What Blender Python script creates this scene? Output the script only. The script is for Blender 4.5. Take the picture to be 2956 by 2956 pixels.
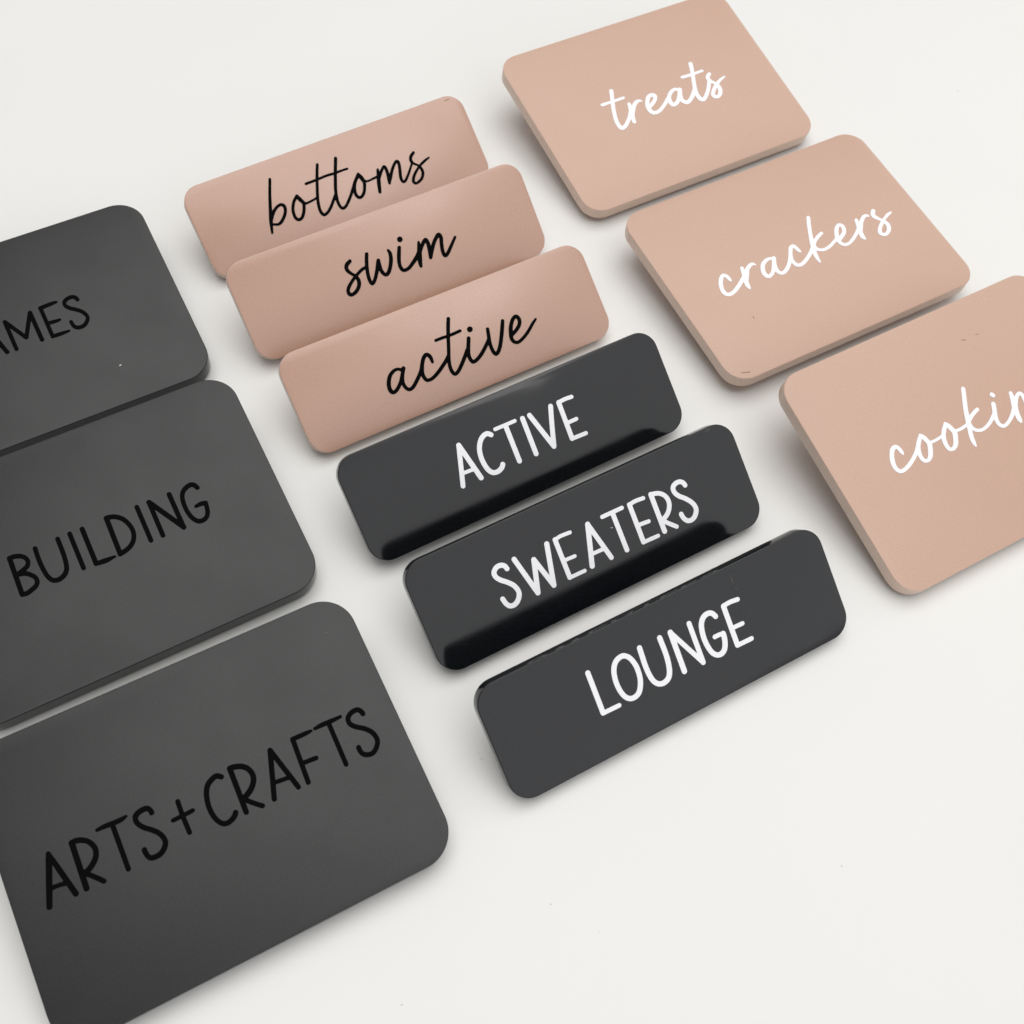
import bpy, bmesh, math, random
import numpy as np
from mathutils import Matrix, Vector

random.seed(4)
scene = bpy.context.scene
for o in list(bpy.data.objects):
    bpy.data.objects.remove(o)

# ------------------------------------------------------------------ camera
CAM_R = [[0.999143,0.035449,0.021365],[0.041389,-0.855731,-0.515762],[0.0,0.516205,-0.856465]]          # rows: image right, image down, view direction
CAM_H = 0.25948
cd = bpy.data.cameras.new('camera')
cam = bpy.data.objects.new('camera', cd)
scene.collection.objects.link(cam)
r, d, f = (Vector(x) for x in CAM_R)
M = Matrix((r, -d, -f)).transposed().to_4x4()
M.translation = (0, 0, CAM_H)
cam.matrix_world = M
cd.sensor_width = 36.0
cd.lens = 37.7515
cd.clip_start = 0.01
cd.clip_end = 100.0
cd.dof.use_dof = True
cd.dof.focus_distance = 0.295
cd.dof.aperture_fstop = 30.0
scene.camera = cam

# ------------------------------------------------------------------ light of a bright white room
world = bpy.data.worlds.new('World')
scene.world = world
world.use_nodes = True
bg = world.node_tree.nodes['Background']
bg.inputs[0].default_value = (1.0, 0.996, 0.988, 1)
bg.inputs[1].default_value = 0.33


def area_lamp(name, loc, target, size, power, col):
    ld = bpy.data.lights.new(name, 'AREA')
    ld.shape = 'RECTANGLE'
    ld.size, ld.size_y = size
    ld.energy = power
    ld.color = col
    o = bpy.data.objects.new(name, ld)
    o.location = loc
    o.rotation_euler = (Vector(target) - Vector(loc)).to_track_quat('-Z', 'Y').to_euler()
    scene.collection.objects.link(o)
    return o


# the bright ceiling overhead, an added panel for the glossy tags to mirror, a weak window far right
area_lamp('ceiling_light', (0.2, 0.9, 2.3), (0.2, 0.9001, 0), (2.6, 2.7), 49.0, (1.0, 0.99, 0.972))
area_lamp('reflection_fill_light', (1.55, -1.05, 1.7), (0.02, 0.12, 0), (2.6, 2.4), 18.8, (0.985, 0.99, 1.0))
area_lamp('far_window_light', (1.6, 1.7, 1.4), (0.05, 0.2, 0), (1.2, 1.2), 5.0, (1.0, 0.995, 0.985))

scene.render.engine = 'CYCLES'
scene.view_settings.view_transform = 'Standard'
scene.view_settings.look = 'None'
scene.view_settings.exposure = 0.0
scene.view_settings.gamma = 1.0
scene.view_settings.use_curve_mapping = False


# ------------------------------------------------------------------ materials
def material(name, base, rough, grain=0.0, grain_scale=5000.0, bump=0.0, bump_scale=900.0,
             spec=0.5, mottled=0.0, rough_var=0.0, coat=0.0):
    m = bpy.data.materials.new(name)
    m.use_nodes = True
    nt = m.node_tree
    b = nt.nodes['Principled BSDF']
    b.inputs['Roughness'].default_value = rough
    b.inputs['Specular IOR Level'].default_value = spec
    b.inputs['Coat Weight'].default_value = coat
    b.inputs['Coat Roughness'].default_value = 0.22
    tc = nt.nodes.new('ShaderNodeTexCoord')

    def noise(scale, detail=2.0):
        n = nt.nodes.new('ShaderNodeTexNoise')
        n.inputs['Scale'].default_value = scale
        n.inputs['Detail'].default_value = detail
        nt.links.new(tc.outputs['Object'], n.inputs['Vector'])
        return n.outputs['Fac']

    def ranged(sock, lo, hi):
        r = nt.nodes.new('ShaderNodeMapRange')
        r.inputs['From Min'].default_value = 0.25
        r.inputs['From Max'].default_value = 0.75
        r.inputs['To Min'].default_value = lo
        r.inputs['To Max'].default_value = hi
        nt.links.new(sock, r.inputs['Value'])
        return r.outputs['Result']

    col = None
    if grain or mottled:
        v = nt.nodes.new('ShaderNodeMath')
        v.operation = 'MULTIPLY'
        nt.links.new(ranged(noise(grain_scale, 1.0), 1 - grain, 1 + grain), v.inputs[0])
        nt.links.new(ranged(noise(22.0, 3.0), 1 - mottled, 1 + mottled), v.inputs[1])
        vm = nt.nodes.new('ShaderNodeVectorMath')
        vm.operation = 'SCALE'
        vm.inputs[0].default_value = base
        nt.links.new(v.outputs[0], vm.inputs['Scale'])
        nt.links.new(vm.outputs[0], b.inputs['Base Color'])
    else:
        b.inputs['Base Color'].default_value = (*base, 1)
    if rough_var:
        nt.links.new(ranged(noise(60.0, 4.0), rough - rough_var, rough + rough_var), b.inputs['Roughness'])
    if bump:
        bn = nt.nodes.new('ShaderNodeBump')
        bn.inputs['Strength'].default_value = bump
        bn.inputs['Distance'].default_value = 0.0002
        nt.links.new(noise(bump_scale, 3.0), bn.inputs['Height'])
        nt.links.new(bn.outputs['Normal'], b.inputs['Normal'])
    return m


MAT = {
    'table': material('white_laminate', (0.80, 0.796, 0.776), 0.45, grain=0.012, grain_scale=3500, bump=0.02, bump_scale=600, mottled=0.006, spec=0.3),
    'blush': material('satin_blush_paint', (0.565, 0.368, 0.279), 0.36, grain=0.05, grain_scale=1900, bump=0.05, bump_scale=1500, mottled=0.012, rough_var=0.04),
    'rose': material('satin_rose_paint', (0.49, 0.285, 0.206), 0.23, grain=0.05, grain_scale=1900, bump=0.05, bump_scale=1500, mottled=0.012, rough_var=0.05, spec=0.85, coat=0.2),
    'gloss_black': material('gloss_black_acrylic', (0.0055, 0.0062, 0.0078), 0.11, grain=0.6, grain_scale=1800, rough_var=0.045, spec=0.5),
    'matte_grey': material('matte_charcoal_acrylic', (0.0105, 0.0107, 0.0112), 0.40, grain=0.32, grain_scale=1900, bump=0.04, bump_scale=1800, mottled=0.02, rough_var=0.04),
    'pink_edge': material('pale_pink_cut_edge', (0.72, 0.55, 0.45), 0.3, grain=0.05, grain_scale=1200),
    'black_edge': material('polished_black_cut_edge', (0.008, 0.010, 0.011), 0.12, grain=0.3, grain_scale=900, spec=0.28),
    'white_vinyl': material('white_vinyl', (0.90, 0.905, 0.94), 0.4),
    'black_vinyl': material('black_vinyl', (0.0025, 0.0025, 0.0025), 0.7, spec=0.03),
    'pale': material('pale_scuff', (0.085, 0.085, 0.085), 0.6),
    'white': material('white_fleck', (0.65, 0.65, 0.65), 0.6),
    'brown': material('brown_scratch', (0.26, 0.15, 0.09), 0.6),
    'dust': material('grey_dust', (0.38, 0.36, 0.33), 0.8),
}

# ------------------------------------------------------------------ helpers


def link(o, parent=None):
    scene.collection.objects.link(o)
    if parent:
        o.parent = parent
    return o


def mesh_object(name, bm, mat, parent=None, smooth_angle=None):
    me = bpy.data.meshes.new(name)
    bmesh.ops.recalc_face_normals(bm, faces=bm.faces)
    bm.to_mesh(me)
    bm.free()
    me.materials.append(mat)
    if smooth_angle is not None:
        me.polygons.foreach_set('use_smooth', [True] * len(me.polygons))
        me.set_sharp_from_angle(angle=math.radians(smooth_angle))
    return link(bpy.data.objects.new(name, me), parent)


def rounded_outline(w, h, rad, n=14):
    pts = []
    for cx, cy, a0 in ((w / 2 - rad, rad, -90), (w / 2 - rad, h - rad, 0), (-w / 2 + rad, h - rad, 90), (-w / 2 + rad, rad, 180)):
        for i in range(n + 1):
            a = math.radians(a0 + 90 * i / n)
            pts.append((cx + rad * math.cos(a), cy + rad * math.sin(a), math.cos(a), math.sin(a)))
    return pts


def plate_bmesh(w, h, rad, t, ease):
    """Rounded plate, front face at z = 0, with softly eased edges front and back."""
    prof = []
    for i in range(5):
        a = math.radians(90 * i / 4)
        prof.append((-ease * (1 - math.sin(a)), -ease * (1 - math.cos(a))))
    prof += [(b, -t - a_) for b, a_ in reversed(prof)]
    out = rounded_outline(w, h, rad)
    bm = bmesh.new()
    rings = [[bm.verts.new((x + nx * off, y + ny * off, z)) for x, y, nx, ny in out] for off, z in prof]
    bm.faces.new(rings[0])
    for a, b in zip(rings, rings[1:]):
        for i in range(len(a)):
            j = (i + 1) % len(a)
            bm.faces.new((a[i], a[j], b[j], b[i]))
    bm.faces.new(list(reversed(rings[-1])))
    return bm


def catmull(p):
    """Smooth x, y, r samples through the points of a pen stroke."""
    p = np.array(p, float).reshape(-1, 3)
    if len(p) == 2:
        return p
    e = np.vstack([2 * p[0] - p[1], p, 2 * p[-1] - p[-2]])
    if np.hypot(*(p[0, :2] - p[-1, :2])) < 0.05 and len(p) > 6:
        e[0], e[-1] = p[-2], p[1]
    res = []
    for i in range(1, len(e) - 2):
        n = max(2, int(np.hypot(*(e[i + 1, :2] - e[i, :2])) / 0.3))
        for k in range(n):
            t = k / n
            a, b, c, d_ = e[i - 1], e[i], e[i + 1], e[i + 2]
            res.append(0.5 * (2 * b + (c - a) * t + (2 * a - 5 * b + 4 * c - d_) * t * t + (3 * b - a - 3 * c + d_) * t ** 3))
    res.append(e[-2])
    return np.array(res)


def outline_loops(strokes, g):
    """Outlines (mm) of the union of pen strokes: distance field, then marching squares."""
    S = [catmull(s) for s in strokes]
    A = np.vstack(S)
    rm = A[:, 2].max() + 4 * g
    x0, y0 = A[:, 0].min() - rm, A[:, 1].min() - rm
    nx = int((A[:, 0].max() + rm - x0) / g) + 2
    ny = int((A[:, 1].max() + rm - y0) / g) + 2
    F = np.full((nx, ny), 9.0)
    X = x0 + g * np.arange(nx)
    Y = y0 + g * np.arange(ny)
    for s in S:
        for a, b in zip(s, s[1:]):
            m = max(a[2], b[2]) + 4 * g
            i0, i1 = np.searchsorted(X, [min(a[0], b[0]) - m, max(a[0], b[0]) + m])
            j0, j1 = np.searchsorted(Y, [min(a[1], b[1]) - m, max(a[1], b[1]) + m])
            gx, gy = X[i0:i1, None] - a[0], Y[None, j0:j1] - a[1]
            dx, dy = b[0] - a[0], b[1] - a[1]
            t = np.clip((gx * dx + gy * dy) / (dx * dx + dy * dy + 1e-12), 0, 1)
            dist = np.hypot(gx - t * dx, gy - t * dy) - (a[2] + (b[2] - a[2]) * t)
            F[i0:i1, j0:j1] = np.minimum(F[i0:i1, j0:j1], dist)
    F = np.minimum(F, 3 * g)
    for _ in range(2):
        P = np.pad(F, 1, mode='edge')
        F = (P[1:-1, 1:-1] * 2 + P[:-2, 1:-1] + P[2:, 1:-1] + P[1:-1, :-2] + P[1:-1, 2:]) / 6
    F += 1e-7
    inside = F < 0
    nxt = {}
    pos = {}

    def ept(i, j, k):       # k 0: edge along x from (i,j); 1: edge along y
        key = (i, j, k)
        if key not in pos:
            a = F[i, j]
            b = F[i + 1, j] if k == 0 else F[i, j + 1]
            t = a / (a - b)
            pos[key] = (X[i] + (t * g if k == 0 else 0), Y[j] + (t * g if k == 1 else 0))
        return key
    c = inside.astype(int)
    code = c[:-1, :-1] + 2 * c[1:, :-1] + 4 * c[1:, 1:] + 8 * c[:-1, 1:]
    for i, j in zip(*np.nonzero((code > 0) & (code < 15))):
        k = code[i, j]
        B, R, T, L = (i, j, 0), (i + 1, j, 1), (i, j + 1, 0), (i, j, 1)
        seg = {1: [(B, L)], 2: [(R, B)], 3: [(R, L)], 4: [(T, R)], 5: [(B, L), (T, R)], 6: [(T, B)], 7: [(T, L)],
               8: [(L, T)], 9: [(B, T)], 10: [(R, B), (L, T)], 11: [(R, T)], 12: [(L, R)], 13: [(B, R)], 14: [(L, B)]}[k]
        for a, b in seg:
            nxt[ept(*a)] = ept(*b)
    loops = []
    while nxt:
        s, e = nxt.popitem()
        lp = [s]
        while e != s and e in nxt:
            lp.append(e)
            e = nxt.pop(e)
        pts = [pos[q] for q in lp]
        if len(pts) < 8:
            continue
        keep = []
        for idx, q in enumerate(pts):       # drop points on straight runs
            if keep:
                a, b = keep[-1], pts[(idx + 1) % len(pts)]
                ux, uy = b[0] - a[0], b[1] - a[1]
                ln = math.hypot(ux, uy)
                if ln < 1.2 and abs((q[0] - a[0]) * uy - (q[1] - a[1]) * ux) / (ln + 1e-9) < 0.003:
                    continue
            keep.append(q)
        loops.append(keep)
    return loops


def cut_lettering(name, strokes, mat, parent, thick=0.09, g=0.07, lift=0.0):
    """Thin cut shape (mm) lying on a plate's front face, as one mesh."""
    loops = outline_loops(strokes, g)
    cu = bpy.data.curves.new(name, 'CURVE')
    cu.dimensions = '2D'
    cu.fill_mode = 'BOTH'
    cu.extrude = thick / 2 / 1000
    for lp in loops:
        sp = cu.splines.new('POLY')
        sp.points.add(len(lp) - 1)
        sp.points.foreach_set('co', [v for x, y in lp for v in (x / 1000, y / 1000, 0, 1)])
        sp.use_cyclic_u = True
    tmp = bpy.data.objects.new(name + '_outline', cu)
    scene.collection.objects.link(tmp)
    dg = bpy.context.evaluated_depsgraph_get()
    me = bpy.data.meshes.new_from_object(tmp.evaluated_get(dg), depsgraph=dg)
    bpy.data.objects.remove(tmp)
    bpy.data.curves.remove(cu)
    me.name = name
    me.materials.clear()
    me.materials.append(mat)
    me.transform(Matrix.Translation((0, 0, (thick / 2 + 0.012 + lift) / 1000)))
    return link(bpy.data.objects.new(name, me), parent)


# ------------------------------------------------------------------ the white table top
bm = bmesh.new()
bmesh.ops.create_cube(bm, size=1.0)
bmesh.ops.scale(bm, vec=(2.4, 2.4, 0.03), verts=bm.verts)
bmesh.ops.translate(bm, vec=(0, 0.25, -0.015), verts=bm.verts)
table = mesh_object('table_top', bm, MAT['table'])
table['kind'] = 'structure'
table['label'] = 'plain white table top under all the word tags'

# ------------------------------------------------------------------ the word tags
SIZES = {"S":[0.1,0.03061],"B":[0.09335,0.06932]}
POSE = {
'treats':[0.06253,0.29202,0.00588,0.5294,0.20482,-0.00182],
'crackers':[0.10506,0.22186,0.00813,0.52307,0.1059,0.00403],
'cooking':[0.14618,0.15468,0.00518,0.52782,0.25214,0.00052],
'bottoms':[-0.05328,0.26188,0.00294,0.56405,0.60946,-0.00109],
'swim':[-0.03387,0.22788,0.00417,0.54594,0.67547,-0.00132],
'active':[-0.0134,0.19507,0.00336,0.53888,0.59158,-0.00074],
'ACTIVE':[0.00736,0.16029,0.00438,0.5369,0.61372,0.00323],
'SWEATERS':[0.0278,0.12982,0.00329,0.53587,0.61659,-0.00123],
'LOUNGE':[0.04757,0.09737,0.00345,0.52818,0.63426,0.00131],
'AMES':[-0.12993,0.17453,0.00615,0.52691,0.14597,-0.00194],
'BUILDING':[-0.08878,0.10591,0.00622,0.52782,0.16449,-0.00091],
'ARTS':[-0.04923,0.03802,0.00595,0.51381,0.17814,0.00047]}
# each piece: [name, [stroke, ...]], a stroke being x, y, half width, x, y, half width ... in mm on the plate
LETTERS = {
'ACTIVE':[
 ["A",[[-16.06,21.27,0.68,-19.39,10.57,0.682],[-16.06,21.27,0.72,-13.76,10.62,0.725],[-18.39,13.81,0.517,-14.75,13.6,0.519]]],
 ["C",[[-6.39,20.37,0.693,-7.25,21.11,0.684,-8.49,20.97,0.692,-9.82,20.06,0.704,-10.99,18.19,0.709,-11.51,15.93,0.71,-11.45,13.65,0.707,-10.92,11.62,0.7,-9.88,10.49,0.688,-8.41,10.32,0.695,-7.09,10.89,0.708,-6.56,11.57,0.716]]],
 ["T",[[-4.73,21.32,0.52,1.49,21.28,0.523],[-1.54,20.9,0.72,-1.71,10.53,0.723]]],
 ["I",[[3.82,21.02,0.727,3.6,10.49,0.73]]],
 ["V",[[6.07,21.05,0.722,9.3,10.34,0.728],[12.85,21.01,0.717,11.39,16.81,0.717,9.3,10.34,0.718]]],
 ["E",[[15.47,21.13,0.574,17.62,21.28,0.573,19.72,21.12,0.573],[15.49,21.07,0.719,15.18,10.29,0.723],[15.14,10.19,0.577,19.67,10.04,0.579],[15.55,14.82,0.554,18.6,14.85,0.556]]]],
'SWEATERS':[
 ["S",[[-24.07,18.77,0.662,-24.34,19.63,0.654,-25.08,20.23,0.652,-26.23,20.34,0.665,-27.25,19.83,0.676,-27.76,19.1,0.672,-27.65,17.99,0.655,-26.78,16.76,0.65,-25.33,15.47,0.651,-24.14,14.04,0.656,-23.59,12.52,0.669,-23.73,11.22,0.686,-24.71,9.92,0.687,-25.97,9.34,0.672,-27.18,9.57,0.651,-27.87,10.52,0.655,-28.14,11.52,0.661,-28.25,12.06,0.662]]],
 ["W",[[-21.38,20.22,0.685,-18.91,9.47,0.69],[-18.87,9.49,0.71,-16.51,17.9,0.709],[-16.51,17.9,0.689,-14.1,9.47,0.694],[-14.1,9.47,0.715,-11.64,20.19,0.713]]],
 ["E",[[-9.17,20.26,0.512,-7.27,20.54,0.509,-4.55,20.36,0.508],[-9.12,20.26,0.672,-9.26,9.51,0.675],[-9.3,9.42,0.513,-4.73,9.35,0.515],[-9.16,14.23,0.491,-5.76,14.07,0.493]]],
 ["A",[[0.85,20.28,0.731,-2.32,9.64,0.732],[0.85,20.28,0.674,3.55,9.46,0.679],[-1.11,12.56,0.515,2.44,12.45,0.516]]],
 ["T",[[5.39,20.43,0.559,11.56,20.39,0.562],[8.51,20.17,0.69,8.45,9.47,0.694]]],
 ["E",[[13.79,20.31,0.551,15.85,20.52,0.548,18.27,20.31,0.546],[13.85,20.27,0.698,13.69,9.48,0.701],[13.64,9.36,0.535,18.3,9.23,0.537],[13.75,14.26,0.547,17.29,13.94,0.549]]],
 ["R",[[20.66,20.31,0.724,20.51,9.6,0.728],[20.66,20.31,0.627,21.88,20.09,0.626,23.05,19.64,0.627,24.18,18.61,0.642,24.75,17.2,0.669,24.63,15.72,0.686,23.88,14.34,0.685,22.82,13.36,0.672,21.34,12.66,0.664],[20.89,12.76,0.601,22.22,11.28,0.601,24.27,9.29,0.601]]],
 ["S",[[31.01,18.64,0.684,30.75,19.42,0.665,29.95,20.12,0.646,28.81,20.22,0.663,27.73,19.78,0.694,27.26,18.99,0.704,27.4,17.85,0.676,28.23,16.56,0.657,29.66,15.25,0.657,30.95,13.61,0.671,31.5,12.1,0.697,31.34,10.89,0.717,30.37,9.69,0.706,29.25,9.18,0.671,28.03,9.35,0.648,27.22,10.25,0.667,26.93,11.2,0.687,26.84,11.83,0.693]]]],
'LOUNGE':[
 ["L",[[-21.6,21.98,0.673,-21.75,11.21,0.677],[-21.78,11.12,0.568,-17.23,11.0,0.57]]],
 ["O",[[-11.35,21.73,0.659,-12.64,21.89,0.675,-13.99,21.32,0.695,-14.96,20.13,0.693,-15.53,18.58,0.681,-15.8,16.58,0.67,-15.67,14.38,0.658,-15.06,12.4,0.642,-13.87,11.2,0.646,-12.39,11.08,0.688,-11.17,11.71,0.71,-10.19,13.22,0.704,-9.65,14.8,0.692,-9.43,16.68,0.68,-9.54,18.57,0.664,-10.23,20.58,0.646,-11.35,21.73,0.639]]],
 ["U",[[-6.94,21.74,0.697,-7.07,19.67,0.697,-7.21,16.98,0.695,-7.11,14.48,0.686,-6.64,12.48,0.669,-5.68,11.26,0.66,-4.37,10.86,0.697,-2.86,11.33,0.733,-1.94,12.58,0.731,-1.4,14.48,0.717,-1.08,17.25,0.707,-1.08,21.73,0.702]]],
 ["N",[[2.05,21.74,0.727,1.86,11.09,0.731],[2.05,21.74,0.626,7.41,10.89,0.633],[7.55,21.61,0.677,7.41,10.89,0.681]]],
 ["G",[[14.95,20.17,0.681,14.46,21.14,0.668,13.7,21.68,0.67,12.59,21.72,0.705,11.48,21.19,0.733,10.57,19.97,0.733,10.06,18.12,0.721,9.89,15.94,0.709,10.12,13.73,0.696,10.69,11.95,0.674,11.72,10.88,0.666,12.96,10.71,0.717,14.06,11.4,0.75,14.82,12.85,0.742,15.21,14.62,0.731,15.22,15.23,0.719],[15.22,15.23,0.585,14.07,15.44,0.589,12.75,15.46,0.593]]],
 ["E",[[17.85,21.67,0.599,19.96,21.82,0.593,22.24,21.55,0.589],[17.91,21.6,0.705,17.78,10.83,0.709],[17.72,10.71,0.6,22.08,10.61,0.602],[18.0,15.42,0.567,21.17,15.3,0.569]]]],
'AMES':[
 ["G",[[-13.167,39.107,0.625,-13.582,40.096,0.651,-14.452,40.65,0.687,-15.827,40.353,0.663,-17.054,39.483,0.623,-17.717,38.138,0.596,-18.043,36.229,0.592,-18.023,33.756,0.595,-17.489,31.461,0.61,-16.46,29.997,0.648,-15.323,29.72,0.668,-14.195,30.106,0.632,-13.345,31.342,0.601,-12.959,33.004,0.596,-12.85,34.082,0.597],[-12.85,34.082,0.641,-14.047,34.339,0.64,-15.432,34.211,0.468]]],
 ["A",[[-8.4,40.65,0.648,-5.73,30.3,0.642],[-8.4,40.65,0.613,-10.65,29.72,0.606],[-9.9,33.14,0.597,-6.51,33.21,0.598]]],
 ["M",[[-3.23,40.64,0.605,-3.03,30.21,0.599],[-3.2,40.72,0.61,0.71,32.89,0.608],[0.71,32.89,0.604,4.32,40.9,0.611],[4.36,40.88,0.641,4.55,30.35,0.635]]],
 ["E",[[7.58,41.19,0.685,10.61,41.41,0.652,12.36,41.42,0.436],[7.57,41.14,0.602,7.67,30.32,0.595],[7.68,30.22,0.638,10.2,30.14,0.639,12.54,30.14,0.391],[7.68,35.24,0.61,10.0,34.97,0.611,11.37,35.0,0.43]]],
 ["S",[[18.35,39.67,0.584,18.02,40.71,0.631,17.14,41.3,0.697,15.9,41.26,0.674,14.78,40.67,0.612,14.39,39.96,0.546,14.5,38.92,0.593,15.44,37.61,0.642,16.99,36.33,0.648,18.22,34.99,0.616,18.9,33.41,0.571,18.93,32.22,0.547,18.28,31.15,0.59,17.03,30.15,0.654,15.35,30.14,0.677,14.43,31.03,0.6,14.16,32.22,0.558,14.11,32.99,0.55]]]],
'BUILDING':[
 ["B",[[-23.65,40.33,0.635,-23.87,29.65,0.627],[-23.64,40.36,0.66,-22.59,40.34,0.656,-21.32,39.94,0.635,-20.34,39.16,0.594,-19.81,38.07,0.558,-19.93,37.09,0.573,-20.47,36.31,0.629,-21.81,35.72,0.647,-22.98,35.35,0.65],[-23.26,35.28,0.66,-21.44,34.71,0.647,-20.34,33.77,0.61,-19.51,32.55,0.577,-19.44,31.29,0.578,-20.06,30.36,0.634,-21.11,29.84,0.66,-22.66,29.37,0.666,-23.82,29.56,0.659]]],
 ["U",[[-17.05,40.26,0.594,-17.19,37.44,0.591,-17.1,34.49,0.589,-16.75,31.84,0.592,-15.93,30.07,0.631,-14.53,29.5,0.688,-12.94,30.01,0.668,-11.89,31.16,0.62,-11.39,32.99,0.599,-11.14,35.8,0.597,-11.12,40.36,0.6]]],
 ["I",[[-7.9,40.44,0.603,-7.87,29.8,0.596]]],
 ["L",[[-4.61,40.36,0.64,-4.62,29.74,0.633],[-4.67,29.6,0.617,-2.03,29.38,0.696,0.36,29.45,0.31]]],
 ["D",[[1.98,40.56,0.663,1.76,29.56,0.655],[1.99,40.62,0.697,2.92,40.52,0.692,4.29,39.94,0.672,5.72,38.58,0.638,6.59,36.64,0.612,6.92,34.65,0.6,6.68,32.94,0.605,5.93,31.48,0.629,4.76,30.43,0.658,3.43,29.86,0.675,1.74,29.51,0.678]]],
 ["I",[[10.17,40.28,0.623,10.15,29.73,0.616]]],
 ["N",[[13.5,40.26,0.627,13.41,29.73,0.62],[13.5,40.26,0.691,19.11,29.67,0.687],[19.06,40.19,0.65,19.08,29.58,0.643]]],
 ["G",[[26.47,38.86,0.632,26.05,39.86,0.658,25.17,40.42,0.695,23.78,40.12,0.67,22.54,39.24,0.63,21.87,37.88,0.603,21.54,35.95,0.599,21.56,33.45,0.602,22.1,31.13,0.617,23.14,29.65,0.655,24.29,29.37,0.675,25.43,29.76,0.639,26.29,31.01,0.608,26.68,32.69,0.603,26.79,33.78,0.604],[26.79,33.78,0.648,25.58,34.04,0.647,24.18,33.91,0.473]]]],
'ARTS':[
 ["A",[[-36.11,40.18,0.507,-36.73,37.77,0.683,-39.34,29.33,0.644],[-36.1,40.23,0.481,-35.1,36.07,0.598,-33.47,29.44,0.624],[-38.23,32.88,0.531,-36.51,32.8,0.495,-34.44,32.47,0.559]]],
 ["R",[[-30.84,40.17,0.652,-31.07,29.47,0.643],[-30.86,40.18,0.648,-29.69,40.14,0.633,-28.35,39.54,0.604,-27.26,38.45,0.581,-26.68,36.9,0.584,-26.87,35.55,0.615,-27.52,34.44,0.642,-28.71,33.43,0.653,-30.14,32.72,0.653],[-30.19,32.56,0.562,-28.33,30.57,0.561,-27.25,29.27,0.559]]],
 ["T",[[-24.99,40.33,0.414,-23.42,40.38,0.55,-21.23,40.21,0.585,-19.5,40.18,0.556,-18.34,40.4,0.35],[-21.61,39.85,0.568,-21.67,29.33,0.561]]],
 ["S",[[-12.95,38.62,0.586,-13.1,39.44,0.586,-13.75,40.09,0.628,-15.16,40.08,0.65,-16.29,39.62,0.645,-16.67,38.88,0.596,-16.53,37.71,0.577,-15.62,36.34,0.584,-14.3,35.14,0.587,-13.06,33.7,0.579,-12.46,32.22,0.58,-12.52,30.97,0.61,-13.31,29.91,0.636,-14.51,29.24,0.637,-16.16,29.26,0.61,-16.88,29.91,0.57,-17.15,31.09,0.576,-17.15,31.72,0.584]]],
 ["plus",[[-6.89,38.44,0.557,-7.0,35.16,0.554,-6.93,30.82,0.55],[-9.25,34.94,0.511,-7.16,34.97,0.512,-4.59,35.09,0.514]]],
 ["C",[[3.91,39.31,0.61,2.99,40.01,0.633,1.86,39.76,0.646,0.52,38.97,0.634,-0.41,37.45,0.613,-0.94,35.38,0.598,-1.04,33.11,0.587,-0.63,31.05,0.579,0.3,29.48,0.586,1.5,29.03,0.623,2.86,29.42,0.634,3.58,29.95,0.63,3.88,30.39,0.622]]],
 ["R",[[6.32,40.26,0.636,6.07,29.44,0.628],[6.32,40.26,0.673,7.42,40.15,0.666,9.07,39.44,0.649,10.15,38.18,0.633,10.51,36.63,0.637,10.19,35.33,0.656,9.33,34.12,0.668,8.19,33.24,0.674,6.68,32.53,0.673],[6.51,32.53,0.565,8.34,30.56,0.566,9.9,29.11,0.567]]],
 ["A",[[16.21,40.14,0.622,12.88,29.35,0.612],[16.21,40.14,0.608,18.86,29.43,0.602],[13.95,32.83,0.525,17.61,32.42,0.527]]],
 ["F",[[21.87,40.27,0.557,24.25,40.2,0.574,25.89,40.22,0.466,26.62,40.2,0.311],[21.92,40.24,0.59,21.32,29.43,0.583],[21.54,34.11,0.547,25.15,33.82,0.549]]],
 ["T",[[27.57,40.3,0.405,29.25,40.38,0.561,31.7,40.31,0.562,34.11,40.31,0.407],[30.98,39.97,0.57,30.85,29.41,0.563]]],
 ["S",[[39.22,38.61,0.593,39.01,39.46,0.596,38.3,40.14,0.61,36.94,40.1,0.614,35.85,39.51,0.606,35.41,38.7,0.591,35.52,37.61,0.588,36.51,36.45,0.593,38.13,35.21,0.593,39.31,33.73,0.589,39.78,32.15,0.589,39.56,30.89,0.595,38.58,29.68,0.6,37.4,29.07,0.6,36.03,29.35,0.59,35.23,30.16,0.581,35.04,31.23,0.583,35.06,31.77,0.585]]]],
'bottoms':[
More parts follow.
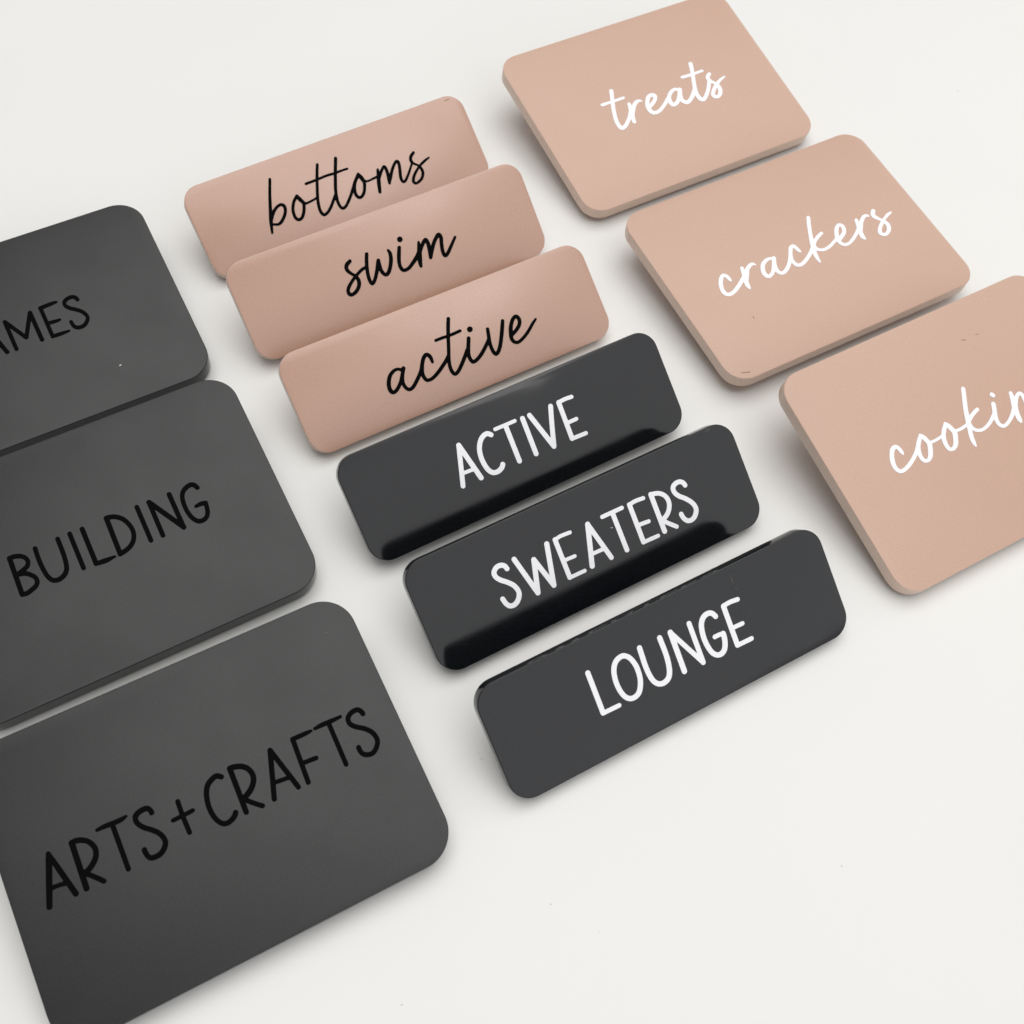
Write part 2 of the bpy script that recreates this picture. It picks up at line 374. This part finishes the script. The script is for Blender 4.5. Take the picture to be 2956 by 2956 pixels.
 ["word",[[-21.64,24.51,0.395,-23.67,20.21,0.412,-25.86,15.01,0.477,-27.05,12.02,0.51,-28.22,8.64,0.32],[-26.56,12.69,0.467,-25.15,14.41,0.463,-23.35,15.64,0.399,-21.88,15.96,0.412,-21.04,15.31,0.47,-21.14,13.97,0.45,-22.11,12.44,0.437,-23.76,10.98,0.432,-25.23,10.45,0.377,-26.74,10.99,0.322],[-15.92,16.64,0.435,-17.47,15.4,0.423,-18.74,13.44,0.433,-19.19,11.71,0.444,-19.13,10.31,0.455,-18.43,9.53,0.451,-17.24,9.79,0.436,-16.02,11.07,0.445,-15.09,12.81,0.437,-14.79,13.91,0.437,-15.3,15.13,0.508,-15.81,16.61,0.541],[-15.81,16.61,0.507,-15.26,15.2,0.575,-14.49,13.8,0.436,-13.54,13.54,0.317,-11.86,13.71,0.314,-9.94,13.97,0.314],[-5.3,23.77,0.405,-6.67,21.02,0.422,-8.66,16.54,0.424,-10.15,12.75,0.428,-10.71,10.0,0.436,-10.46,8.61,0.443,-9.87,8.13,0.414,-8.49,8.58,0.409,-6.55,10.05,0.413,-3.93,12.76,0.415],[1.22,23.65,0.475,-1.02,19.02,0.46,-3.02,14.52,0.462,-3.89,11.87,0.468,-4.1,9.86,0.442,-3.84,8.46,0.43,-3.33,7.99,0.418,-2.08,8.34,0.413,0.29,10.37,0.418,2.22,12.47,0.42,4.09,14.6,0.435,5.9,16.14,0.481],[-11.39,19.33,0.378,-7.61,19.37,0.347,-4.13,19.52,0.349,-1.15,19.33,0.35,1.42,19.38,0.319,3.47,19.3,0.288],[5.93,16.2,0.514,4.16,14.56,0.437,3.16,12.99,0.447,2.62,11.44,0.458,2.64,10.12,0.468,3.28,9.32,0.447,4.26,9.45,0.43,5.45,10.42,0.441,6.38,12.02,0.451,6.84,13.34,0.464,6.62,14.91,0.592,6.07,16.42,0.488],[6.63,14.56,0.447,7.6,13.48,0.336,8.83,13.34,0.289,10.38,13.49,0.32,12.12,13.63,0.353],[12.91,15.67,0.374,12.28,13.78,0.526,11.39,11.46,0.56,10.5,8.75,0.477],[12.17,12.94,0.426,13.72,14.68,0.423,15.24,15.87,0.415,15.62,15.16,0.457,15.52,13.34,0.486,15.08,11.39,0.483,14.78,10.22,0.379],[14.81,10.28,0.367,16.06,12.1,0.466,17.9,14.45,0.429,19.48,15.83,0.42,20.3,15.97,0.467,20.48,14.95,0.455,19.89,12.86,0.448,19.2,10.98,0.451,19.12,9.6,0.425,19.51,9.02,0.396,20.4,9.32,0.392,21.99,10.71,0.364,23.49,12.3,0.332,24.8,13.71,0.299],[26.82,16.81,0.406,25.66,16.15,0.459,24.99,15.32,0.447,24.84,14.31,0.464,25.32,13.4,0.352,26.14,12.71,0.298,26.87,11.83,0.394,27.12,10.32,0.445,26.75,9.02,0.427,25.59,7.83,0.41,23.96,7.2,0.373,23.05,7.28,0.376,22.71,7.97,0.442,23.2,9.03,0.44,24.18,10.11,0.397,25.93,11.45,0.36,27.48,12.32,0.358,29.13,12.99,0.39,31.1,13.55,0.26]]]],
'swim':[
 ["word",[[-13.1,19.21,0.497,-14.35,18.59,0.539,-14.92,17.76,0.52,-14.85,16.69,0.487,-14.07,15.48,0.404,-13.16,14.31,0.448,-12.86,12.85,0.528,-13.41,11.38,0.514,-14.73,10.19,0.484,-16.27,9.66,0.462,-17.11,9.97,0.504,-17.24,10.92,0.481,-16.51,12.11,0.468,-14.7,13.52,0.425,-12.69,14.66,0.424,-10.79,15.53,0.423,-8.98,15.91,0.385],[-7.34,19.44,0.481,-8.26,17.42,0.483,-9.13,14.82,0.486,-9.59,12.48,0.49,-9.5,10.91,0.493,-9.05,10.56,0.465,-7.94,11.45,0.476,-6.47,13.43,0.5,-4.81,16.17,0.521],[-4.65,16.43,0.491,-5.03,14.37,0.534,-4.95,12.77,0.495,-4.29,11.63,0.478,-3.25,11.83,0.512,-1.97,13.26,0.523,-0.88,15.17,0.53,-0.33,17.07,0.496,-0.56,18.24,0.332],[3.09,17.79,0.489,2.19,15.95,0.531,1.37,13.94,0.515,1.09,12.36,0.5,1.37,11.2,0.495,2.08,10.77,0.451,3.64,11.01,0.472,5.43,12.04,0.516,7.31,13.27,0.559,8.48,14.32,0.603],[9.56,17.21,0.354,9.01,15.4,0.582,8.17,13.17,0.666,7.58,11.27,0.585,7.38,10.17,0.419],[8.64,14.27,0.567,10.28,16.0,0.523,11.92,17.19,0.51,12.28,15.92,0.55,11.99,13.91,0.547,11.44,11.72,0.505],[11.38,11.59,0.496,12.6,13.48,0.555,14.49,15.77,0.508,16.47,17.22,0.55,16.94,16.17,0.554,16.35,14.26,0.507,15.86,12.31,0.51,15.85,10.94,0.511,16.22,10.48,0.475,17.23,10.97,0.488,19.09,12.65,0.45,21.35,14.72,0.369]]],
 ["dot",[[4.23,20.02,0.736,4.3,20.04,0.736]]]],
'active':[
 ["word",[[-16.73,13.94,0.4,-17.34,14.53,0.396,-18.19,14.9,0.389,-19.43,14.72,0.438,-20.81,13.87,0.494,-21.84,12.45,0.525,-22.38,10.98,0.531,-22.37,9.7,0.534,-21.79,9.05,0.481,-20.64,9.36,0.467,-19.35,10.32,0.47,-18.27,11.45,0.473,-17.27,12.88,0.475,-16.22,14.44,0.515],[-16.22,14.44,0.514,-17.1,13.1,0.476,-17.7,11.92,0.479,-18.09,10.53,0.456,-17.95,9.2,0.457,-17.47,8.33,0.453,-16.73,8.03,0.442,-15.5,8.5,0.471,-13.93,9.71,0.473,-12.49,10.98,0.475,-11.41,12.11,0.505,-10.41,13.7,0.506,-9.51,14.91,0.501,-8.41,15.58,0.521,-7.7,15.19,0.501,-7.39,14.22,0.492,-7.41,12.94,0.382],[-10.74,13.12,0.51,-11.48,11.29,0.486,-11.61,9.92,0.489,-11.26,8.79,0.458,-10.53,8.45,0.445,-9.14,8.58,0.445,-7.32,9.36,0.474,-5.31,10.55,0.476,-3.65,11.61,0.478,-2.13,12.87,0.48],[2.23,22.89,0.489,1.13,20.57,0.49,-0.15,17.51,0.463,-1.39,14.43,0.463,-2.42,11.98,0.464,-2.97,10.06,0.467,-3.08,8.53,0.469,-2.76,7.4,0.478,-2.13,7.15,0.462,-0.87,7.8,0.481,0.6,9.08,0.484,2.01,10.39,0.485],[-3.89,18.39,0.392,-1.99,18.39,0.393,0.17,18.24,0.393,2.28,18.28,0.394,4.15,18.35,0.394],[0.38,8.8,0.468,2.18,10.58,0.484,3.87,12.33,0.5],[5.69,15.39,0.508,5.08,14.1,0.508,4.28,12.49,0.524,3.75,11.09,0.528,3.62,9.86,0.499,3.88,8.71,0.495,4.5,8.39,0.475,5.94,8.79,0.479,7.77,9.84,0.483,9.84,11.45,0.486,11.43,12.93,0.457],[12.27,15.78,0.455,11.85,14.06,0.471,11.34,12.32,0.503,11.11,10.47,0.489,11.23,8.81,0.489,11.7,8.01,0.497,12.55,8.3,0.504,13.87,9.73,0.512,15.33,12.07,0.515,16.53,14.2,0.532,17.66,16.35,0.47],[18.49,11.42,0.513,19.85,11.95,0.485,21.23,12.72,0.49,22.24,13.63,0.503,22.72,14.91,0.515,22.26,16.03,0.51,21.38,15.99,0.498,20.33,15.17,0.511,19.25,13.64,0.534,18.56,11.96,0.57,18.15,10.66,0.511,18.3,9.63,0.475,18.94,8.92,0.442,20.0,8.76,0.436,21.84,9.4,0.426,23.92,10.55,0.43,26.25,12.26,0.401,27.7,13.15,0.292]]],
 ["dot",[[7.11,17.68,0.739,7.16,17.69,0.739]]]],
'treats':[
 ["word",[[-14.76,42.96,0.757,-16.38,39.35,0.705,-18.16,35.19,0.709,-19.44,31.19,0.73,-19.62,28.38,0.786,-19.0,27.5,0.794,-17.25,28.08,0.685,-14.45,30.49,0.679,-12.05,33.42,0.732],[-20.82,38.77,0.617,-17.15,38.74,0.563,-14.32,38.7,0.563,-12.16,38.73,0.506],[-11.62,35.68,0.624,-12.32,33.2,0.775,-13.25,30.34,0.774,-13.8,28.24,0.701],[-13.52,30.12,0.735,-11.62,32.93,0.782,-10.09,34.59,0.734,-8.39,35.55,0.628,-7.3,35.45,0.482,-6.66,34.97,0.219],[-5.83,31.77,0.762,-3.69,32.72,0.7,-1.94,33.99,0.687,-1.28,35.37,0.812,-2.15,36.11,0.758,-3.71,35.67,0.742,-5.15,33.94,0.745,-5.99,32.0,0.801,-5.94,29.86,0.843,-4.8,28.86,0.73,-2.58,29.18,0.665,0.27,30.83,0.644,2.86,32.75,0.642],[8.13,34.48,0.696,7.07,35.16,0.641,5.35,34.74,0.655,3.48,33.17,0.718,2.67,31.19,0.79,2.9,29.62,0.849,4.01,29.51,0.734,5.55,30.38,0.713,7.29,32.33,0.745,8.73,34.5,0.753],[8.73,34.5,0.765,7.53,32.23,0.781,7.01,30.13,0.821,7.92,28.72,0.838,9.46,28.84,0.711,11.82,30.55,0.741,13.66,32.47,0.694],[18.35,42.98,0.799,17.27,40.09,0.738,15.62,36.37,0.732,14.15,32.95,0.74,13.41,30.25,0.785,13.61,28.13,0.872,14.55,27.49,0.75,16.48,28.71,0.693,18.83,31.11,0.698,20.93,33.96,0.681],[12.34,38.82,0.638,16.24,38.64,0.578,20.74,38.67,0.518],[22.45,36.46,0.708,21.39,35.8,0.701,20.9,34.65,0.758,21.36,33.29,0.641,22.47,31.69,0.633,22.73,29.92,0.797,22.11,28.16,0.76,20.64,26.75,0.665,19.22,26.87,0.763,18.84,27.95,0.721,20.15,29.6,0.694,22.43,31.37,0.652,24.92,32.74,0.516,26.96,33.36,0.372]]]],
'crackers':[
 ["word",[[-27.14,32.89,0.236,-27.22,33.8,0.596,-27.45,35.16,0.63,-28.24,35.82,0.598,-29.54,34.98,0.667,-30.71,33.36,0.684,-31.45,31.43,0.687,-31.49,29.81,0.705,-30.69,28.88,0.666,-29.08,28.88,0.62,-26.89,29.78,0.644,-24.56,31.2,0.638,-22.17,32.84,0.605],[-21.2,35.73,0.574,-21.98,33.45,0.679,-22.81,31.08,0.754,-23.24,29.35,0.74,-23.3,28.24,0.456],[-22.8,30.85,0.708,-21.2,33.09,0.809,-19.86,34.66,0.67,-18.26,35.54,0.632,-17.15,35.68,0.516,-16.5,34.96,0.217],[-10.14,34.61,0.6,-11.13,35.13,0.546,-12.44,35.03,0.607,-14.11,34.22,0.673,-15.21,32.87,0.71,-15.87,31.1,0.759,-15.61,29.64,0.707,-14.76,29.39,0.613,-13.24,30.12,0.602,-11.6,31.9,0.645,-9.65,34.78,0.654],[-9.65,34.78,0.661,-10.64,33.09,0.673,-11.35,31.1,0.636,-11.37,29.54,0.694,-10.53,28.64,0.614,-8.77,29.1,0.65,-6.85,30.42,0.638,-4.97,32.36,0.646,-3.46,34.48,0.652,-2.26,35.94,0.645,-1.18,36.15,0.611,-0.83,35.12,0.641,-0.57,33.81,0.554,-0.33,33.12,0.216],[-4.16,33.39,0.688,-4.83,31.71,0.672,-4.68,29.94,0.678,-4.03,29.06,0.646,-2.36,29.06,0.609,0.01,30.07,0.616,2.61,31.7,0.61,4.82,33.53,0.644],[9.95,43.77,0.643,8.38,41.13,0.645,6.64,37.83,0.649,5.19,34.67,0.761,4.13,32.31,0.678,3.32,29.85,0.726,3.07,27.28,0.353],[10.29,36.65,0.535,8.56,36.0,0.597,6.58,34.99,0.582,4.89,33.62,0.679],[4.84,33.41,0.841,5.02,32.14,0.663,5.87,31.23,0.571,7.22,30.74,0.551,9.54,31.02,0.541,11.91,31.96,0.523,14.05,33.02,0.521],[13.38,31.77,0.594,15.39,32.65,0.657,17.16,33.77,0.65,18.11,35.26,0.684,18.1,36.6,0.664,17.2,37.01,0.582,15.69,35.88,0.655,14.45,34.04,0.722,13.65,32.01,0.705,13.76,30.36,0.645,14.66,29.52,0.573,16.34,29.46,0.524,18.87,30.59,0.551,21.28,32.13,0.581,23.03,33.51,0.616],[23.97,36.32,0.594,23.31,34.35,0.719,22.26,31.69,0.764,21.84,29.76,0.778,22.05,28.71,0.349],[22.18,31.48,0.666,23.66,33.47,0.765,25.44,35.34,0.653,27.22,36.44,0.61,28.29,36.4,0.529,28.86,35.82,0.234],[31.5,37.13,0.677,30.56,36.2,0.734,30.34,35.0,0.801,31.0,33.8,0.608,31.71,32.67,0.559,32.39,31.21,0.71,32.24,29.57,0.696,31.1,28.15,0.649,29.6,27.43,0.597,28.53,27.75,0.667,28.14,28.77,0.726,29.16,30.24,0.62,30.94,31.62,0.584,32.98,32.9,0.488,34.92,33.74,0.538,36.45,34.15,0.367]]]],
'cooking':[
 ["word",[[-24.06,35.06,0.151,-24.17,35.95,0.574,-24.36,37.26,0.578,-24.91,38.03,0.571,-26.17,37.76,0.669,-27.24,36.56,0.666,-28.11,34.98,0.706,-28.56,33.22,0.676,-28.29,31.92,0.627,-27.59,31.24,0.566,-26.13,31.22,0.558,-24.01,31.93,0.584,-21.96,32.98,0.577,-20.17,34.16,0.586,-18.53,35.57,0.636,-17.17,36.96,0.61,-16.28,37.65,0.551],[-16.27,37.72,0.555,-17.62,36.55,0.64,-18.77,35.22,0.66,-19.46,33.85,0.662,-19.77,32.31,0.629,-19.55,31.17,0.605,-18.88,30.69,0.513,-18.01,30.75,0.549,-16.88,31.62,0.685,-15.93,33.03,0.729,-15.22,34.56,0.74,-15.34,35.84,0.708,-15.71,37.01,0.71,-16.21,37.95,0.462],[-15.15,34.91,0.532,-14.21,34.8,0.423,-12.9,34.76,0.418,-11.46,34.89,0.415,-9.98,35.08,0.441],[-7.39,37.58,0.537,-8.62,36.42,0.676,-9.78,35.07,0.667,-10.43,33.81,0.701,-10.75,32.26,0.667,-10.62,31.0,0.633,-9.96,30.49,0.531,-9.05,30.58,0.578,-7.86,31.43,0.705,-6.93,32.88,0.739,-6.2,34.41,0.783,-6.4,35.59,0.752,-6.73,36.82,0.722,-7.26,37.87,0.469],[-6.16,34.71,0.535,-5.05,34.6,0.452,-3.54,34.55,0.472,-1.65,34.81,0.468,-0.44,35.06,0.467],[4.12,44.59,0.663,2.98,42.5,0.686,1.21,39.26,0.712,-0.17,36.28,0.741,-1.17,33.94,0.694,-2.27,31.26,0.701,-2.62,29.58,0.643,-2.67,28.36,0.286],[4.37,37.5,0.551,3.05,37.12,0.572,1.44,36.5,0.595,-0.27,35.52,0.642],[-0.61,35.14,0.791,-0.6,33.82,0.667,-0.09,32.69,0.55,0.84,31.96,0.494,2.24,31.67,0.479,4.27,32.06,0.504,6.22,32.93,0.531,8.09,34.1,0.603],[9.92,36.89,0.697,9.23,35.47,0.693,8.36,33.85,0.7,7.87,32.46,0.651,7.81,31.05,0.636,8.44,30.08,0.565,9.52,29.94,0.518,11.3,30.55,0.53,13.11,31.62,0.608,14.86,33.0,0.685],[16.9,37.54,0.614,16.38,35.7,0.773,15.46,33.41,0.923,14.8,31.28,0.808,14.52,29.67,0.77,14.51,28.8,0.35],[15.8,33.66,0.756,17.37,35.4,0.627,18.71,36.31,0.556,19.6,36.3,0.573,19.88,35.46,0.635,19.81,34.33,0.638,19.31,32.53,0.636,19.17,31.11,0.634,19.66,30.35,0.527,21.02,30.56,0.509,22.99,31.59,0.541,25.09,32.98,0.568],[30.39,36.0,0.552,29.66,36.87,0.522,28.04,36.33,0.569,26.54,34.93,0.611,25.81,33.34,0.635,26.58,32.74,0.518,28.3,33.62,0.557,30.5,35.95,0.598],[30.5,35.95,0.64,29.26,33.47,0.662,27.53,30.14,0.623,25.78,27.8,0.539,24.33,27.08,0.504,23.91,27.94,0.56,25.32,29.22,0.448,28.68,30.46,0.445,31.53,31.39,0.29]]],
 ["dot",[[11.24,39.54,0.682,11.43,39.21,0.682]]]]}

LOOK = {   # size key, corner radius, thickness, plate material, lettering material
    'treats': ('B', 0.0070, 0.0043, 'blush', 'white_vinyl'),
    'crackers': ('B', 0.0070, 0.0043, 'blush', 'white_vinyl'),
    'cooking': ('B', 0.0070, 0.0043, 'blush', 'white_vinyl'),
    'bottoms': ('S', 0.0058, 0.0038, 'rose', 'black_vinyl'),
    'swim': ('S', 0.0058, 0.0038, 'rose', 'black_vinyl'),
    'active': ('S', 0.0058, 0.0038, 'rose', 'black_vinyl'),
    'ACTIVE': ('S', 0.0058, 0.0038, 'gloss_black', 'white_vinyl'),
    'SWEATERS': ('S', 0.0058, 0.0038, 'gloss_black', 'white_vinyl'),
    'LOUNGE': ('S', 0.0058, 0.0038, 'gloss_black', 'white_vinyl'),
    'AMES': ('B', 0.0085, 0.0052, 'matte_grey', 'black_vinyl'),
    'BUILDING': ('B', 0.0085, 0.0052, 'matte_grey', 'black_vinyl'),
    'ARTS': ('B', 0.0085, 0.0052, 'matte_grey', 'black_vinyl'),
}
GROUP = {'blush': 'large blush tags with white script', 'rose': 'narrow pink tags with black script',
         'gloss_black': 'narrow glossy black tags with white capitals', 'matte_grey': 'large charcoal tags with black capitals'}
LABEL = {
    'treats': 'large blush tag with the white script word treats',
    'crackers': 'large blush tag with the white script word crackers, small scratches on it',
    'cooking': 'large blush tag with the white script word cooking, cut off at the right',
    'bottoms': 'narrow pink tag with the black script word bottoms, its lower edge hidden',
    'swim': 'narrow pink tag with the black script word swim',
    'active': 'narrow pink tag with the black lowercase script word active',
    'ACTIVE': 'narrow glossy black tag with the white capitals ACTIVE',
    'SWEATERS': 'narrow glossy black tag with the white capitals SWEATERS',
    'LOUNGE': 'narrow glossy black tag with the white capitals LOUNGE, scuffed near its top edge',
    'AMES': 'large charcoal tag with the black capitals AMES in view, cut off at the left',
    'BUILDING': 'large charcoal tag with the black capitals BUILDING',
    'ARTS': 'large charcoal tag with the black words ARTS + CRAFTS',
}


def back_clip(w, h, t, tilt, mat, parent):
    """Bent hook on the back that props the plate up from the table."""
    v0, v1 = 0.55 * h, 0.72 * h
    depth = max(0.003, v0 * math.tan(tilt) + POSE_Z / math.cos(tilt) - t - 0.0006)
    s = 0.0018
    prof = [(v0, -t), (v0, -t - depth), (v1, -t - depth), (v1, -t - depth + s), (v0 + s, -t - depth + s), (v0 + s, -t)]
    bm = bmesh.new()
    rings = [[bm.verts.new((x, a, b)) for a, b in prof] for x in (-w * 0.22, w * 0.22)]
    n = len(prof)
    for i in range(n):
        bm.faces.new((rings[0][i], rings[0][(i + 1) % n], rings[1][(i + 1) % n], rings[1][i]))
    bm.faces.new(rings[0])
    bm.faces.new(rings[1])
    bmesh.ops.bevel(bm, geom=bm.edges[:], offset=0.0003, segments=2, affect='EDGES')
    return mesh_object('back_clip', bm, mat, parent, 35)


TAGS = {}
for word, (x, y, z, yaw, tilt, roll) in POSE.items():
    size, rad, t, pm, lm = LOOK[word]
    w, h = SIZES[size]
    u = Vector((math.cos(yaw) * math.cos(roll), math.sin(yaw) * math.cos(roll), math.sin(roll)))
    v0 = Vector((-math.sin(yaw), math.cos(yaw), 0))
    n0 = u.cross(v0)
    v = v0 * math.cos(tilt) + n0 * math.sin(tilt)
    n = u.cross(v)
    M = Matrix((u, v, n)).transposed().to_4x4()
    M.translation = (x, y, z)
    root = bpy.data.objects.new('word_tag', None)
    root.empty_display_size = 0.01
    link(root)
    root.matrix_world = M
    root['label'] = LABEL[word]
    root['category'] = 'tag'
    root['group'] = GROUP[pm]
    TAGS[word] = root
    plate = mesh_object('plate', plate_bmesh(w, h, rad, t, 0.00022), MAT[pm], root, 40)
    plate.data.materials.append(MAT['black_edge' if lm == 'black_vinyl' and pm == 'matte_grey' or pm == 'gloss_black' else 'pink_edge'])
    for p in plate.data.polygons:       # the cut sides differ from the faces
        p.material_index = 0 if abs(p.normal.z) > 0.6 else 1
    POSE_Z = z
    back_clip(w, h, t, tilt, MAT[pm], root)
    for piece, strokes in LETTERS[word]:
        name = {'word': 'lettering', 'dot': 'letter_dot', 'plus': 'plus_sign'}.get(piece, 'letter')
        if pm == 'rose':        # the script on the pink tags is cut a little bolder
            strokes = [[c * 1.18 if i % 3 == 2 else c for i, c in enumerate(st)] for st in strokes]
        cut_lettering(name, strokes, MAT[lm], root)

# ------------------------------------------------------------------ wear: flecks and scratches on the plates, dust on the table
for word, key, stroke in [
["LOUNGE","pale",[22.69,28.1,0.057,22.66,26.48,0.085,22.78,25.75,0.056]],
["LOUNGE","pale",[22.77,24.69,0.046,23.04,23.79,0.074]],
["SWEATERS","white",[6.52,16.75,0.065,7.01,16.63,0.093]],
["SWEATERS","pale",[42.76,29.43,0.08,44.04,30.03,0.11]],
["SWEATERS","pale",[42.31,29.72,0.07,43.29,30.14,0.08]],
["AMES","white",[21.75,12.75,0.13,22.19,12.81,0.165]],
["ARTS","white",[31.45,37.18,0.065,31.39,36.85,0.097]],
["ARTS","pale",[38.26,61.02,0.062,39.77,60.7,0.08]],
["crackers","brown",[-28.14,18.9,0.095,-28.25,17.96,0.166]],
["crackers","brown",[-42.71,3.02,0.12,-40.19,2.1,0.144]],
["cooking","brown",[12.85,57.75,0.11,14.03,57.37,0.132]],
["cooking","brown",[17.96,57.53,0.065,19.11,57.28,0.076]],
["cooking","white",[27.48,66.4,0.105,27.76,66.41,0.126]],
["bottoms","brown",[44.43,29.12,0.112,46.06,29.19,0.135]]]:
    cut_lettering('scratch' if key != 'white' else 'fleck', [stroke], MAT[key], TAGS[word], thick=0.02, g=0.02)

bm = bmesh.new()
for i, (x, y) in enumerate([[-0.0051,0.0848],[-0.0049,0.0846],[-0.0057,0.0861],[0.075,0.2657],[0.1602,0.3483],[-0.0598,0.0679],[0.0239,0.0453],[0.0127,0.0509],[-0.0557,0.1358],[0.0815,0.0623],[-0.0198,0.0284]]):
    q = bmesh.ops.create_icosphere(bm, subdivisions=1, radius=random.uniform(0.00010, 0.00022))
    bmesh.ops.scale(bm, vec=(1.0, random.uniform(0.5, 1.6), 0.5), verts=q['verts'])
    bmesh.ops.translate(bm, vec=(x, y, 0.00008), verts=q['verts'])
dust = mesh_object('dust', bm, MAT['dust'])
dust['kind'] = 'stuff'
dust['label'] = 'tiny grey dust specks on the white table top'
dust['category'] = 'dust'
